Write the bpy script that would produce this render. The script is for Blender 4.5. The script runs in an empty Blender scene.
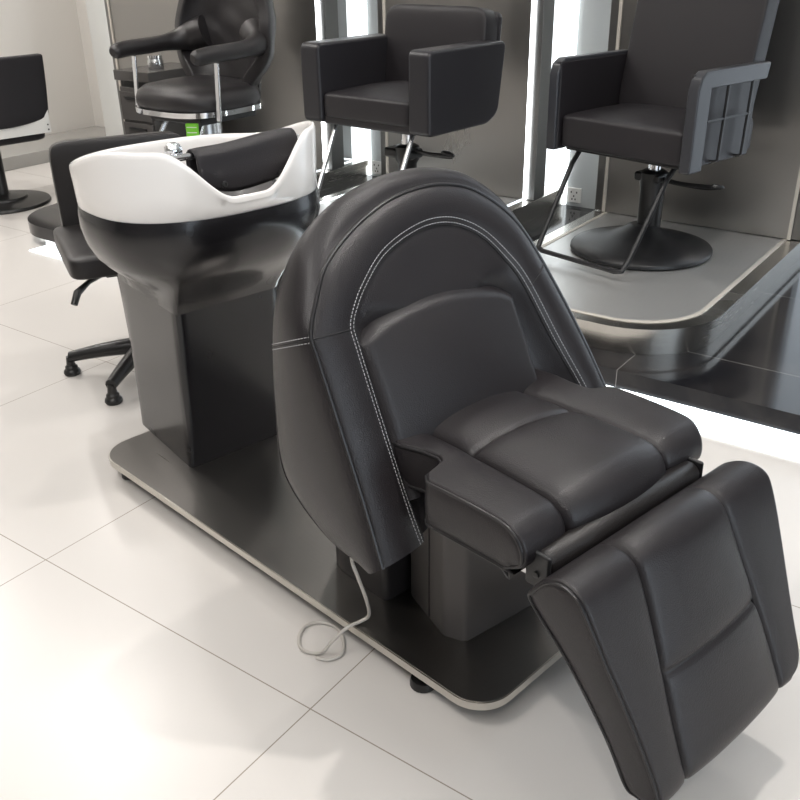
import bpy, math, random
from mathutils import Vector, Matrix
random.seed(7)
C = bpy.context.scene.collection
PI = math.pi
R = math.radians

# ------------------------------------------------------------------ materials
def new_mat(name):
    m = bpy.data.materials.new(name); m.use_nodes = True
    nt = m.node_tree; b = nt.nodes['Principled BSDF']
    return m, nt, b
def N(nt, t, **kw):
    n = nt.nodes.new(t)
    for k, v in kw.items():
        if k in n.inputs: n.inputs[k].default_value = v
        else: setattr(n, k, v)
    return n
def plain(name, col, rough=.5, metal=0., spec=.5, bump=0., bscale=200., var=0., coat=0.):
    m, nt, b = new_mat(name)
    b.inputs['Base Color'].default_value = (*col, 1); b.inputs['Roughness'].default_value = rough
    b.inputs['Metallic'].default_value = metal; b.inputs['Specular IOR Level'].default_value = spec
    if coat: b.inputs['Coat Weight'].default_value = coat; b.inputs['Coat Roughness'].default_value = .08
    tc = N(nt, 'ShaderNodeTexCoord')
    if var:
        n = N(nt, 'ShaderNodeTexNoise', Scale=6.); n.inputs['Detail'].default_value = 3
        nt.links.new(tc.outputs['Object'], n.inputs['Vector'])
        mr = N(nt, 'ShaderNodeMapRange'); mr.inputs['To Min'].default_value = rough - var; mr.inputs['To Max'].default_value = rough + var
        nt.links.new(n.outputs['Fac'], mr.inputs['Value']); nt.links.new(mr.outputs['Result'], b.inputs['Roughness'])
    if bump:
        n = N(nt, 'ShaderNodeTexNoise', Scale=bscale); n.inputs['Detail'].default_value = 2
        nt.links.new(tc.outputs['Object'], n.inputs['Vector'])
        bp = N(nt, 'ShaderNodeBump', Strength=bump, Distance=.001)
        nt.links.new(n.outputs['Fac'], bp.inputs['Height']); nt.links.new(bp.outputs['Normal'], b.inputs['Normal'])
    return m
def leather(name, col, rough, wr=.25):
    m, nt, b = new_mat(name)
    b.inputs['Base Color'].default_value = (*col, 1); b.inputs['Specular IOR Level'].default_value = .40
    tc = N(nt, 'ShaderNodeTexCoord')
    n = N(nt, 'ShaderNodeTexNoise', Scale=5.); n.inputs['Detail'].default_value = 3
    mr = N(nt, 'ShaderNodeMapRange'); mr.inputs['To Min'].default_value = rough - .05; mr.inputs['To Max'].default_value = rough + .06
    v = N(nt, 'ShaderNodeTexVoronoi', Scale=420.)
    n2 = N(nt, 'ShaderNodeTexNoise', Scale=14.); n2.inputs['Detail'].default_value = 4
    ad = N(nt, 'ShaderNodeMath', operation='ADD'); mu = N(nt, 'ShaderNodeMath', operation='MULTIPLY'); mu.inputs[1].default_value = 6 * wr
    bp = N(nt, 'ShaderNodeBump', Strength=.35, Distance=.0012)
    L = nt.links.new
    L(tc.outputs['Object'], n.inputs['Vector']); L(tc.outputs['Object'], v.inputs['Vector']); L(tc.outputs['Object'], n2.inputs['Vector'])
    L(n.outputs['Fac'], mr.inputs['Value']); L(mr.outputs['Result'], b.inputs['Roughness'])
    L(n2.outputs['Fac'], mu.inputs[0]); L(mu.outputs[0], ad.inputs[0]); L(v.outputs['Distance'], ad.inputs[1])
    L(ad.outputs[0], bp.inputs['Height']); L(bp.outputs['Normal'], b.inputs['Normal'])
    return m
def brushed(name, col, r0, r1, scale=(2, 60, 60), bump=.04, metal=1.):
    m, nt, b = new_mat(name)
    b.inputs['Base Color'].default_value = (*col, 1); b.inputs['Metallic'].default_value = metal
    tc = N(nt, 'ShaderNodeTexCoord'); mp = N(nt, 'ShaderNodeMapping'); mp.inputs['Scale'].default_value = scale
    n = N(nt, 'ShaderNodeTexNoise', Scale=3.); n.inputs['Detail'].default_value = 4
    n2 = N(nt, 'ShaderNodeTexNoise', Scale=1.7); n2.inputs['Detail'].default_value = 3
    ad = N(nt, 'ShaderNodeMath', operation='ADD')
    mr = N(nt, 'ShaderNodeMapRange'); mr.inputs['From Min'].default_value = .6; mr.inputs['From Max'].default_value = 1.4
    mr.inputs['To Min'].default_value = r0; mr.inputs['To Max'].default_value = r1
    bp = N(nt, 'ShaderNodeBump', Strength=bump, Distance=.002)
    L = nt.links.new
    L(tc.outputs['Object'], mp.inputs['Vector']); L(mp.outputs['Vector'], n.inputs['Vector']); L(tc.outputs['Object'], n2.inputs['Vector'])
    L(n.outputs['Fac'], ad.inputs[0]); L(n2.outputs['Fac'], ad.inputs[1]); L(ad.outputs[0], mr.inputs['Value']); L(mr.outputs['Result'], b.inputs['Roughness'])
    L(n.outputs['Fac'], bp.inputs['Height']); L(bp.outputs['Normal'], b.inputs['Normal'])
    return m
def emit(name, col, s):
    m, nt, b = new_mat(name)
    b.inputs['Base Color'].default_value = (*col, 1); b.inputs['Emission Color'].default_value = (*col, 1); b.inputs['Emission Strength'].default_value = s
    return m
def tiles(name, base, grout, size, org, rough, mortar=.0022, spec=.5, vary=.0, vein=None):
    """square tiles in the object's own x/y metres"""
    m, nt, b = new_mat(name); L = nt.links.new
    tc = N(nt, 'ShaderNodeTexCoord'); sp = N(nt, 'ShaderNodeSeparateXYZ'); L(tc.outputs['Object'], sp.inputs[0])
    ds = []
    for i, ax in enumerate('XY'):
        a = N(nt, 'ShaderNodeMath', operation='SUBTRACT'); a.inputs[1].default_value = org[i]; L(sp.outputs[ax], a.inputs[0])
        q = N(nt, 'ShaderNodeMath', operation='PINGPONG'); q.inputs[1].default_value = size[i] / 2; L(a.outputs[0], q.inputs[0])
        ds.append(q)
    mn = N(nt, 'ShaderNodeMath', operation='MINIMUM'); L(ds[0].outputs[0], mn.inputs[0]); L(ds[1].outputs[0], mn.inputs[1])
    lt = N(nt, 'ShaderNodeMath', operation='LESS_THAN'); lt.inputs[1].default_value = mortar; L(mn.outputs[0], lt.inputs[0])
    mx = N(nt, 'ShaderNodeMix', data_type='RGBA'); mx.inputs['A'].default_value = (*base, 1); mx.inputs['B'].default_value = (*grout, 1)
    L(lt.outputs[0], mx.inputs['Factor'])
    if vein:
        n = N(nt, 'ShaderNodeTexNoise', Scale=2.5); n.inputs['Detail'].default_value = 8; n.inputs['Distortion'].default_value = 1.5
        L(tc.outputs['Object'], n.inputs['Vector'])
        m2 = N(nt, 'ShaderNodeMix', data_type='RGBA'); m2.inputs['A'].default_value = (*base, 1); m2.inputs['B'].default_value = (*vein, 1)
        mr = N(nt, 'ShaderNodeMapRange'); mr.inputs['From Min'].default_value = .45; mr.inputs['From Max'].default_value = .75
        L(n.outputs['Fac'], mr.inputs['Value']); L(mr.outputs['Result'], m2.inputs['Factor']); L(m2.outputs['Result'], mx.inputs['A'])
    L(mx.outputs['Result'], b.inputs['Base Color'])
    b.inputs['Roughness'].default_value = rough; b.inputs['Specular IOR Level'].default_value = spec
    return m

M = {}
M['leather'] = leather('black_leather', (.0165, .0142, .0155), .36)
M['leather_side'] = leather('black_leather_side', (.0165, .0142, .0155), .40)
M['leather2'] = leather('matte_black_leather', (.0165, .0145, .0165), .44, .12)
M['leather_arm'] = leather('satin_black_leather', (.020, .019, .022), .33, .10)
M['leather_soft'] = leather('soft_black_leather', (.020, .018, .019), .34, .6)
M['vinyl'] = leather('black_vinyl', (.016, .014, .014), .36, .1)
M['piping'] = plain('black_piping', (.012, .011, .012), .35)
M['thread'] = plain('grey_thread', (.40, .40, .41), .7)
M['seam'] = plain('seam_shadow_cord', (.012, .011, .012), .6)
M['black_plastic'] = plain('black_plastic', (.012, .0115, .0115), .34, var=.05)
M['black_metal'] = plain('black_powder_metal', (.010, .010, .011), .40, metal=.0, bump=.08, bscale=600)
M['shell'] = plain('black_gelcoat', (.009, .0085, .010), .26, coat=.2, var=.04)
M['porcelain'] = plain('white_porcelain', (.86, .84, .82), .16, coat=.5)
M['chrome'] = plain('chrome', (.85, .86, .88), .08, metal=1.)
M['silver'] = plain('silver_steel', (.62, .63, .64), .25, metal=1.)
M['plate_top'] = brushed('dark_brushed_plate', (.28, .265, .25), .26, .40, (2, 60, 40), .0)
M['plate_edge'] = brushed('satin_plate_edge', (.66, .63, .58), .25, .4, (3, 3, 90), .004)
M['grey_box'] = plain('grey_lacquer', (.085, .078, .076), .34, var=.04)
M['dark_box'] = plain('black_lacquer', (.022, .020, .021), .30, var=.04)
M['steel_top'] = brushed('satin_steel_top', (.62, .62, .61), .26, .38, (30, 3, 3), .0, .72)
M['steel_side'] = brushed('polished_steel_band', (.66, .64, .60), .20, .30, (3, 3, 60), .0)
M['steel_panel'] = brushed('steel_panel', (.36, .35, .335), .26, .36, (3, 3, 1), .0)
M['steel_frame'] = plain('satin_steel_frame', (.24, .235, .23), .36, metal=1.)
M['steel_trim'] = plain('cream_steel_trim', (.62, .58, .52), .45, metal=.3)
M['tile_black'] = tiles('black_polished_tile', (.010, .010, .012), (.22, .21, .20), (.80, .80), (-.31, .30), .11, mortar=.0012, spec=.36, vein=(.03, .027, .026))
M['floor'] = tiles('white_polished_tile', (.63, .60, .57), (.30, .26, .22), (.957, .957), (-.233, -1.79), .27, mortar=.0015, spec=.42)
M['wall'] = plain('off_white_wall', (.70, .675, .64), .6)
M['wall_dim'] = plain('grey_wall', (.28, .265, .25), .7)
M['white_wall'] = plain('cool_white_wall', (.50, .52, .52), .5)
M['plinth'] = plain('grey_gloss_plinth', (.34, .33, .31), .22)
M['column'] = plain('pale_column_paint', (.56, .56, .54), .5)
M['ceiling'] = plain('ceiling_paint', (.70, .69, .67), .8)
M['white_plastic'] = plain('white_plastic', (.78, .77, .74), .35)
M['cable'] = plain('grey_cable', (.50, .47, .43), .45)
M['green'] = plain('green_tag', (.20, .62, .04), .5)
M['beige'] = plain('beige_plastic', (.52, .44, .33), .5)
M['led'] = emit('led_white', (.93, .98, 1.), 9.)
M['wall_glare'] = emit('led_glare_white', (.93, .98, 1.), 1.8)  # LED glare on the white wall, put in as emission
M['led_wide'] = emit('lit_wide_panel', (.82, .91, 1.), 1.5)
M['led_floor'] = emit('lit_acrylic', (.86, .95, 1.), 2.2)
M['lamp'] = emit('downlight_lens', (1., .95, .88), 12.)
M['window_glow'] = emit('daylight_pane', (.80, .90, 1.), 3.)
M['dark_glass'] = plain('smoked_cabinet', (.07, .065, .062), .25)
M['blue_sheen'] = plain('black_leather_blue_sheen', (.030, .031, .036), .34)  # black leather with its bluish side reflection mixed into the colour

# ------------------------------------------------------------------ mesh helpers
class MB:
    def __init__(s): s.v = []; s.f = []
    def add(s, vs, fs, mx=None):
        o = len(s.v)
        s.v += [tuple(mx @ Vector(p)) if mx else tuple(p) for p in vs]
        s.f += [tuple(i + o for i in f) for f in fs]
        return s
    def grid(s, rows, cu=False, cv=False, mx=None):
        n = len(rows[0]); m = len(rows); vs = [p for r in rows for p in r]; fs = []
        for i in range(m if cv else m - 1):
            for j in range(n if cu else n - 1):
                a = i * n + j; b = i * n + (j + 1) % n; c = ((i + 1) % m) * n + (j + 1) % n; d = ((i + 1) % m) * n + j
                fs.append((a, b, c, d))
        return s.add(vs, fs, mx)
    def fan(s, ring, centre, flip=False, mx=None):
        n = len(ring); vs = list(ring) + [centre]
        fs = [((i + 1) % n, i, n) if flip else (i, (i + 1) % n, n) for i in range(n)]
        return s.add(vs, fs, mx)
    def box(s, x0, x1, y0, y1, z0, z1, mx=None):
        vs = [(x, y, z) for x in (x0, x1) for y in (y0, y1) for z in (z0, z1)]
        fs = [(0, 1, 3, 2), (4, 6, 7, 5), (0, 4, 5, 1), (2, 3, 7, 6), (0, 2, 6, 4), (1, 5, 7, 3)]
        return s.add(vs, fs, mx)
    def tube(s, path, r, n=10, closed=False, mx=None, cap=True):
        P = [Vector(p) for p in path]; m = len(P); rows = []
        up = None
        for i, p in enumerate(P):
            if closed: t = (P[(i + 1) % m] - P[i - 1])
            else: t = P[min(i + 1, m - 1)] - P[max(i - 1, 0)]
            t.normalize()
            if up is None:
                up = Vector((0, 0, 1)) if abs(t.z) < .9 else Vector((1, 0, 0))
            a = t.cross(up)
            if a.length < 1e-5: a = t.cross(Vector((1, 0, 0)))
            a.normalize(); b = a.cross(t); up = b
            rr = r[i] if isinstance(r, (list, tuple)) else r
            rows.append([tuple(p + a * math.cos(k * 2 * PI / n) * rr + b * math.sin(k * 2 * PI / n) * rr) for k in range(n)])
        s.grid(rows, cu=True, cv=closed, mx=mx)
        if cap and not closed:
            s.fan(rows[0], tuple(P[0]), True, mx); s.fan(rows[-1], tuple(P[-1]), False, mx)
        return s
    def lathe(s, prof, n=48, mx=None, cap=True):
        rows = [[(r * math.cos(k * 2 * PI / n), r * math.sin(k * 2 * PI / n), z) for k in range(n)] for r, z in prof]
        s.grid(rows, cu=True, mx=mx)
        if cap:
            s.fan(rows[0], (0, 0, prof[0][1]), True, mx); s.fan(rows[-1], (0, 0, prof[-1][1]), False, mx)
        return s
    def prism(s, poly, z0, z1, mx=None):
        n = len(poly); vs = [(x, y, z0) for x, y in poly] + [(x, y, z1) for x, y in poly]
        fs = [(i, (i + 1) % n, n + (i + 1) % n, n + i) for i in range(n)] + [tuple(range(n - 1, -1, -1)), tuple(range(n, 2 * n))]
        return s.add(vs, fs, mx)
    def build(s, name, mat, parent=None, bevel=0, seg=3, angle=40, smooth=True, sub=0):
        me = bpy.data.meshes.new(name); me.from_pydata(s.v, [], s.f); me.update()
        import bmesh
        bm = bmesh.new(); bm.from_mesh(me)
        bmesh.ops.remove_doubles(bm, verts=bm.verts, dist=1e-5)
        bmesh.ops.recalc_face_normals(bm, faces=bm.faces); bm.to_mesh(me); bm.free()
        if smooth:
            for p in me.polygons: p.use_smooth = True
            if not bevel: me.set_sharp_from_angle(angle=R(angle))
        me.materials.append(M[mat] if isinstance(mat, str) else mat)
        o = bpy.data.objects.new(name, me); C.objects.link(o)
        if parent: o.parent = parent
        if bevel:
            b = o.modifiers.new('bevel', 'BEVEL'); b.width = bevel; b.segments = seg; b.limit_method = 'ANGLE'; b.angle_limit = R(35); b.harden_normals = True
        if sub:
            q = o.modifiers.new('sub', 'SUBSURF'); q.levels = sub; q.render_levels = sub
        return o
def mat2(m_, ob): ob.data.materials.append(M[m_]); return ob
def thing(name, label, cat, loc=(0, 0, 0), rz=0, group=None):
    o = bpy.data.objects.new(name, None); C.objects.link(o); o.empty_display_size = .1
    o.location = loc; o.rotation_euler = (0, 0, rz); o['label'] = label; o['category'] = cat
    if group: o['group'] = group
    return o
def tag(o, label, cat, group=None):
    o['label'] = label; o['category'] = cat
    if group: o['group'] = group
    return o
def at(o, loc, rz=0): o.location = loc; o.rotation_euler = (0, 0, rz); return o
def struct(o): o['kind'] = 'structure'; return o
def catmull(P, k, closed=False):
    P = [Vector(p) for p in P]; n = len(P); out = []
    for i in range(n if closed else n - 1):
        if closed: a, b, c, d = P[i - 1], P[i], P[(i + 1) % n], P[(i + 2) % n]
        else: a, b, c, d = P[max(i - 1, 0)], P[i], P[i + 1], P[min(i + 2, n - 1)]
        for j in range(k):
            t = j / k
            out.append(.5 * ((2 * b) + (c - a) * t + (2 * a - 5 * b + 4 * c - d) * t * t + (3 * b - a - 3 * c + d) * t ** 3))
    if not closed: out.append(P[-1])
    return out
def rrect(x0, x1, y0, y1, r, n=8):
    rs = r if isinstance(r, (list, tuple)) else [r] * 4   # corners: (x0,y0),(x1,y0),(x1,y1),(x0,y1)
    out = []
    for (cx, cy, a0), q in zip(((x0 + rs[0], y0 + rs[0], PI), (x1 - rs[1], y0 + rs[1], 1.5 * PI), (x1 - rs[2], y1 - rs[2], 0), (x0 + rs[3], y1 - rs[3], .5 * PI)), rs):
        for i in range(n + 1):
            a = a0 + i / n * PI / 2; out.append((cx + q * math.cos(a), cy + q * math.sin(a)))
    return out
def fillet(poly, r, n=6):
    out = []; m = len(poly)
    for i in range(m):
        p = Vector(poly[i]); a = Vector(poly[i - 1]) - p; b = Vector(poly[(i + 1) % m]) - p
        rr = r[i] if isinstance(r, (list, tuple)) else r
        la, lb = a.length, b.length; a.normalize(); b.normalize()
        d = min(rr, la * .45, lb * .45); p0 = p + a * d; p1 = p + b * d
        for k in range(n + 1):
            t = k / n; q = p0 * (1 - t) ** 2 + p * 2 * t * (1 - t) + p1 * t * t; out.append((q.x, q.y))
    return out
def lerp(a, b, t): return a + (b - a) * t
def sstep(a, b, x):
    t = min(1, max(0, (x - a) / (b - a))); return t * t * (3 - 2 * t)
def arc_s(prof):
    s = [0]
    for i in range(1, len(prof)): s.append(s[-1] + math.hypot(prof[i][0] - prof[i - 1][0], prof[i][1] - prof[i - 1][1]))
    return s
def resample(prof, step):
    S = arc_s(prof); n = max(2, int(S[-1] / step)); out = []; j = 0
    for i in range(n + 1):
        q = S[-1] * i / n
        while j < len(S) - 2 and S[j + 1] < q: j += 1
        t = (q - S[j]) / max(1e-9, S[j + 1] - S[j]); out.append((lerp(prof[j][0], prof[j + 1][0], t), lerp(prof[j][1], prof[j + 1][1], t)))
    return out

def wrap_cushion(prof, yl, yr, wfun, seams=(), cross=(), crown=.01, er=.008, ny=60, step=.006, cap_bulge=.008, depth=.007, sw=.006, panels=None):
    """closed profile loop (x,z) swept across y between yl and yr; returns mesh + left/right side loops
    seams: functions y(x,z); cross: list of (test(x,z)->signed distance along profile, seam index range)"""
    P = prof; n = len(P)
    nor = []
    for i in range(n):
        a = P[i - 1]; b = P[(i + 1) % n]; tx, tz = b[0] - a[0], b[1] - a[1]; l = math.hypot(tx, tz) or 1
        nor.append((tz / l, -tx / l))
    # make normals point outward
    cx = sum(p[0] for p in P) / n; cz = sum(p[1] for p in P) / n
    area = sum(P[i][0] * P[(i + 1) % n][1] - P[(i + 1) % n][0] * P[i][1] for i in range(n))
    sg = 1 if area > 0 else -1
    nor = [(a * sg, b * sg) for a, b in nor]
    rows = []
    NE = len(seams) + 1; samp = []
    for k in range(NE):
        nk_ = max(8, ny // NE)
        base_ = [.5 - .5 * math.cos(PI * q / nk_) for q in range(nk_ + 1)]
        if k == 0: base_ += [.01, .03, .055, .09]
        if k == NE - 1: base_ += [.99, .97, .945, .91]
        base_ = sorted(set(round(q, 5) for q in base_))
        samp += [(k, q) for q in base_ if not (k > 0 and q == 0)]
    for (kp, qp) in samp:
        row = []
        for i, (x, z) in enumerate(P):
            a, b = yl(x, z), yr(x, z)
            sy = [s(x, z) for s in seams]; edges = [a] + sy + [b]
            y = lerp(edges[kp], edges[kp + 1], qp)
            d = min(y - a, b - y); w = wfun(x, z)
            off = 0
            if d < er: off -= er * (1 - math.sqrt(max(0, 1 - (1 - d / er) ** 2)))
            k, q = kp, qp; cr = crown if panels is None else panels[k]
            off += w * cr * ((1 - q ** 4) if k == 0 and sy else (1 - (1 - q) ** 4) if k == NE - 1 and sy else (4 * q * (1 - q)) ** .6)
            for s_ in sy: off -= w * depth * math.exp(-((y - s_) / sw) ** 2)
            for (fn, k0, k1, ax) in cross:
                if edges[k0] <= y <= edges[k1]:
                    dd = fn(x, z, y); off -= w * depth * math.exp(-(dd / sw) ** 2); off -= w * ax * math.exp(-(dd / (sw * 5)) ** 2)
            row.append((x + nor[i][0] * off, y, z + nor[i][1] * off))
        rows.append(row)
    mb = MB(); mb.grid(rows, cu=True)
    loops = []
    for row, sd in ((rows[0], -1), (rows[-1], 1)):
        n_ = len(row); best = (0, 0, 0)
        for a in range(0, n_, 3):
            for b in range(a + n_ // 4, n_, 3):
                d_ = (row[a][0] - row[b][0]) ** 2 + (row[a][2] - row[b][2]) ** 2
                if d_ > best[0]: best = (d_, a, b)
        _, a, b = best
        A_ = [Vector(row[k % n_]) for k in range(a, b + 1)]; B_ = [Vector(row[k % n_]) for k in range(b, a + n_ + 1)][::-1]
        def rs(Pt, N_, ref=None):
            out_ = []
            for q in range(N_ + 1):
                f_ = q / N_ * (len(Pt) - 1); k_ = min(int(f_), len(Pt) - 2); out_.append(Pt[k_].lerp(Pt[k_ + 1], f_ - k_))
            return out_
        # match both halves along the chord so that the wall lines run straight across
        ax_ = (A_[-1] - A_[0]); ax_.y = 0; ax_.normalize()
        def bych(Pt, q):
            for k_ in range(len(Pt) - 1):
                c0, c1 = (Pt[k_] - A_[0]).dot(ax_), (Pt[k_ + 1] - A_[0]).dot(ax_)
                if c0 <= q <= c1: return Pt[k_].lerp(Pt[k_ + 1], (q - c0) / max(1e-9, c1 - c0))
            return Pt[-1] if q > 0 else Pt[0]
        TL = (A_[-1] - A_[0]).dot(ax_); g = []
        cs = [TL * (.5 - .5 * math.cos(PI * q / 90)) for q in range(91)]
        pa = [bych(A_, c) for c in cs]; pb = [bych(B_, c) for c in cs]
        for k_ in range(9):
            f_ = k_ / 8; bl = (4 * f_ * (1 - f_)) ** .6
            g.append([tuple(x_.lerp(y_, f_) + Vector((0, sd * cap_bulge * bl * min(1, (x_ - y_).length / .04), 0))) for x_, y_ in zip(pa, pb)])
        mb.grid(g)
        loops.append(row)
    return mb, loops

# ------------------------------------------------------------------ frames (metres, z up, camera above x=y=0)
AP = R(-48.8); OP = Vector((-.9386, 2.5986, 0))      # wash unit: local x runs from bowl to footrest
AS = R(-36.1); OS = Vector((1.0346, 2.7979, 0))      # shop fittings: local x along the black tiled step
US = Vector((math.cos(AS), math.sin(AS), 0)); VS = Vector((-math.sin(AS), math.cos(AS), 0))
def SW(u, v, z=0): p = OS + US * u + VS * v; return (p.x, p.y, z)
def place_s(o): o.location = OS; o.rotation_euler = (0, 0, AS); return o

# ------------------------------------------------------------------ SETTING
fl = struct(place_s(MB().box(-9, 5, -7.5, 2.1, -.08, 0).build('floor', 'floor', smooth=False)))
struct(place_s(MB().box(-9, 5, -7.5, 2.1, 3.2, 3.3).build('ceiling', 'ceiling', smooth=False)))
struct(place_s(MB().box(-4.98, 5, 2.0, 2.1, 0, 3.2).build('wall_back', 'white_wall', smooth=False)))
struct(place_s(MB().box(-9, -4.98, 2.3, 2.4, 0, 3.2).build('wall_far', 'wall', smooth=False)))
struct(place_s(MB().box(5, 5.1, -7.5, 2.1, 0, 3.2).build('wall_right', 'wall_dim', smooth=False)))
struct(place_s(MB().box(-9, 5, -7.6, -7.5, 0, 3.2).build('wall_front', 'wall_dim', smooth=False)))
struct(place_s(MB().box(-6.35, -6.25, -7.5, 2.3, 0, 3.2).build('wall_left', 'wall', smooth=False)))
struct(place_s(MB().box(-5.34, -4.985, 1.72, 2.3, 0, 3.2).build('wall_column', 'column', smooth=False)))
t = MB().box(-6.245, -5.70, -3.0, 2.295, 0, .10).build('platform', 'plinth', bevel=.006); place_s(t)
tag(t, 'low pale grey plinth at the foot of the far left wall', 'platform')

wn = struct(place_s(MB().box(4.985, 4.995, -5.2, -.6, .25, 2.7).build('window_1', 'window_glow', smooth=False)))
m = MB()
for y in (-5.23, -2.93, -.63): m.box(4.96, 4.998, y, y + .06, .2, 2.75)
m.box(4.96, 4.998, -5.23, -.57, .19, .25); m.box(4.96, 4.998, -5.23, -.57, 2.70, 2.76)
struct(place_s(m.build('window_1_frame', 'steel_trim', smooth=False)))
# black tiled step
poly = [(4.4, 0)] + [(4.4, 1.99), (-4.32, 1.99), (-4.32, 1.0)] + \
       [(-4.12 + .36 - .36 * math.cos(a), .36 - .36 * math.sin(a)) for a in [R(10 * k - 8) for k in range(1, 10)]] + [(-3.76, 0)]
step = thing('raised_floor', 'long black polished tile step with a rounded left end, lit from underneath', 'platform'); place_s(step)
MB().prism(poly, .045, .115).build('tiled_slab', 'tile_black', step, angle=30)
inner = [(4.3, .10), (4.3, 1.98), (-4.08, 1.98), (-4.08, .5), (-3.78, .12)]
MB().prism(inner, .0, .045).build('plinth_base', 'white_plastic', step, angle=30)
MB().box(-3.7, 4.3, .06, .09, .012, .040).build('led_strip', 'led', step, smooth=False)
p = MB(); p.box(-.20, .20, -.015, .015, .012, .040, Matrix.Translation((-3.97, .25, 0)) @ Matrix.Rotation(R(-52), 4, 'Z'))
p.build('led_strip', 'led', step, smooth=False)
ls = MB().box(-3.75, 4.3, -.095, .055, .001, .006).build('floor_glow', 'led_floor', smooth=False); place_s(ls)  # LED-lit floor along the step, made as a thin emissive strip
tag(ls, 'LED-lit strip of floor along the black step, its glow put in as emission', 'light')

# steel bays: platform + wall panel
def bay(uc, label_p, label_w, lit, wide_left=0.):
    x0, x1 = uc - (.525 if not wide_left else .38), uc + .525
    pf = thing('steel_platform', label_p, 'platform', group='stainless platforms on the black step'); place_s(pf)
    out = rrect(x0, x1, .13, 1.97, [.32, .34, .0005, .0005], 12)
    inn = rrect(x0 + .062, x1 - .062, .192, 1.93, [.27, .29, .0005, .0005], 12)
    inn2 = rrect(x0 + .080, x1 - .080, .210, 1.912, [.26, .28, .0005, .0005], 12)
    low = rrect(x0 + .008, x1 - .008, .138, 1.965, [.315, .335, .0005, .0005], 12)
    m = MB(); m.grid([[(x, y, .1155) for x, y in low], [(x, y, .185) for x, y in low]], cu=True)
    m.build('side_band', 'steel_side', pf, angle=30)
    m = MB(); m.grid([[(x, y, .186) for x, y in low], [(x, y, .186) for x, y in out], [(x, y, .217) for x, y in out]], cu=True)
    m.grid([[(x, y, .217) for x, y in out], [(x * .0 + x, y, .220) for x, y in out], [(x, y, .220) for x, y in inn]], cu=True)
    m.build('edge_band', 'steel_side', pf, angle=30)
    m = MB(); m.grid([[(x, y, .2205) for x, y in inn], [(x, y, .2225) for x, y in inn], [(x, y, .2225) for x, y in inn2], [(x, y, .2195) for x, y in inn2]], cu=True)
    m.build('edge_trim', 'led_floor' if lit else 'steel_trim', pf, angle=30)
    m = MB(); m.add([(x, y, .2195) for x, y in inn2], [tuple(range(len(inn2)))]); m.build('top_plate', 'steel_top', pf, smooth=False)
    wp = thing('steel_wall_panel', label_w, 'wall panel', group='stainless wall panels'); place_s(wp)
    xl = x0 - wide_left
    MB().box(xl, x1, 1.60, 1.72, .2235, 3.19).build('panel_frame', 'steel_frame', wp, bevel=.003)
    MB().box(xl + .062, x1 - .062, 1.594, 1.599, .2235, 3.19).build('panel_face', 'steel_panel', wp, smooth=False)
    for xx in (xl + .048, x1 - .062):
        on = lit and xx > uc
        MB().box(xx, xx + .016, 1.585, 1.5935, .2235, 3.19).build('led_strip' if on else 'trim_strip', 'led' if on else 'steel_trim', wp, smooth=False)
    m = MB(); m.box(xl - .012, xl - .001, 1.66, 1.69, .2235, 3.19); m.build('back_led_strip', 'led', wp, smooth=False)
    # hidden LED's glare on the wall behind the panel, made as an emissive strip
    wide = uc > -1 and uc < 0
    w = MB().box(x1 - .14, x1 + (1.35 if wide else .005), 1.975, 1.998, .118, 3.19).build('wall_glow', 'led_wide' if wide else 'wall_glare', smooth=False); place_s(w)
    return pf, wp, w
b1 = bay(-.625, 'stainless platform under the chair with the wire-sided armrests', 'stainless wall panel behind the chair with the wire-sided armrests', False)
b2 = bay(-2.035, 'stainless platform mostly hidden behind the big reclining wash chair', 'stainless wall panel behind the boxy upholstered armchair', True)
b3 = bay(-3.47, 'stainless platform under the chrome-framed rounded chair', 'wide stainless wall panel behind the chrome-framed rounded chair', True, 1.12)
b4 = bay(.81, 'stainless platform beyond the right edge, seen only as a reflection', 'stainless wall panel at the far right edge of the picture', False)
for b, l in ((b1, 'wide glowing white wall panel just past the last stainless bay at the right'), (b2, 'emissive strip for LED glare on the white wall left of the chair with wire-sided armrests'),
             (b3, 'emissive strip for LED glare on the white wall behind the left arm of the boxy armchair'), (b4, 'emissive strip for LED glare on the white wall outside the right edge')):
    tag(b[2], l, 'light', 'lit wall columns between the panels')
for o in list(b4[0].children) + list(b4[1].children): bpy.data.objects.remove(o)
bpy.data.objects.remove(b4[0]); bpy.data.objects.remove(b4[1]); bpy.data.objects.remove(b4[2])

def outlet(u, v, z, label):
    t = thing('wall_outlet', label, 'outlet', SW(u, v, z), AS, 'wall sockets')
    MB().box(-.043, .043, -.012, 0, -.043, .043).build('face_plate', 'white_plastic', t, bevel=.004)
    m = MB()
    for x, z_ in ((-.017, .018), (.017, .018), (0, -.004), (-.010, -.022), (.010, -.022)): m.box(x - .0035, x + .0035, -.0135, -.0115, z_ - .005, z_ + .005)
    m.build('socket_holes', 'black_plastic', t, smooth=False)
outlet(-1.455, 1.999, .178, 'white socket on the wall left of the round-based chair, by the black floor')
outlet(-2.89, 1.999, .172, 'white socket on the wall under the boxy armchair')
outlet(-.455, 1.592, .655, 'white socket on the steel panel behind the wire-sided armrest')

# ------------------------------------------------------------------ WASH UNIT
wash = thing('shampoo_chair', 'black reclining hair-wash chair with a white basin on one dark steel base plate', 'salon chair', OP, AP)
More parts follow.
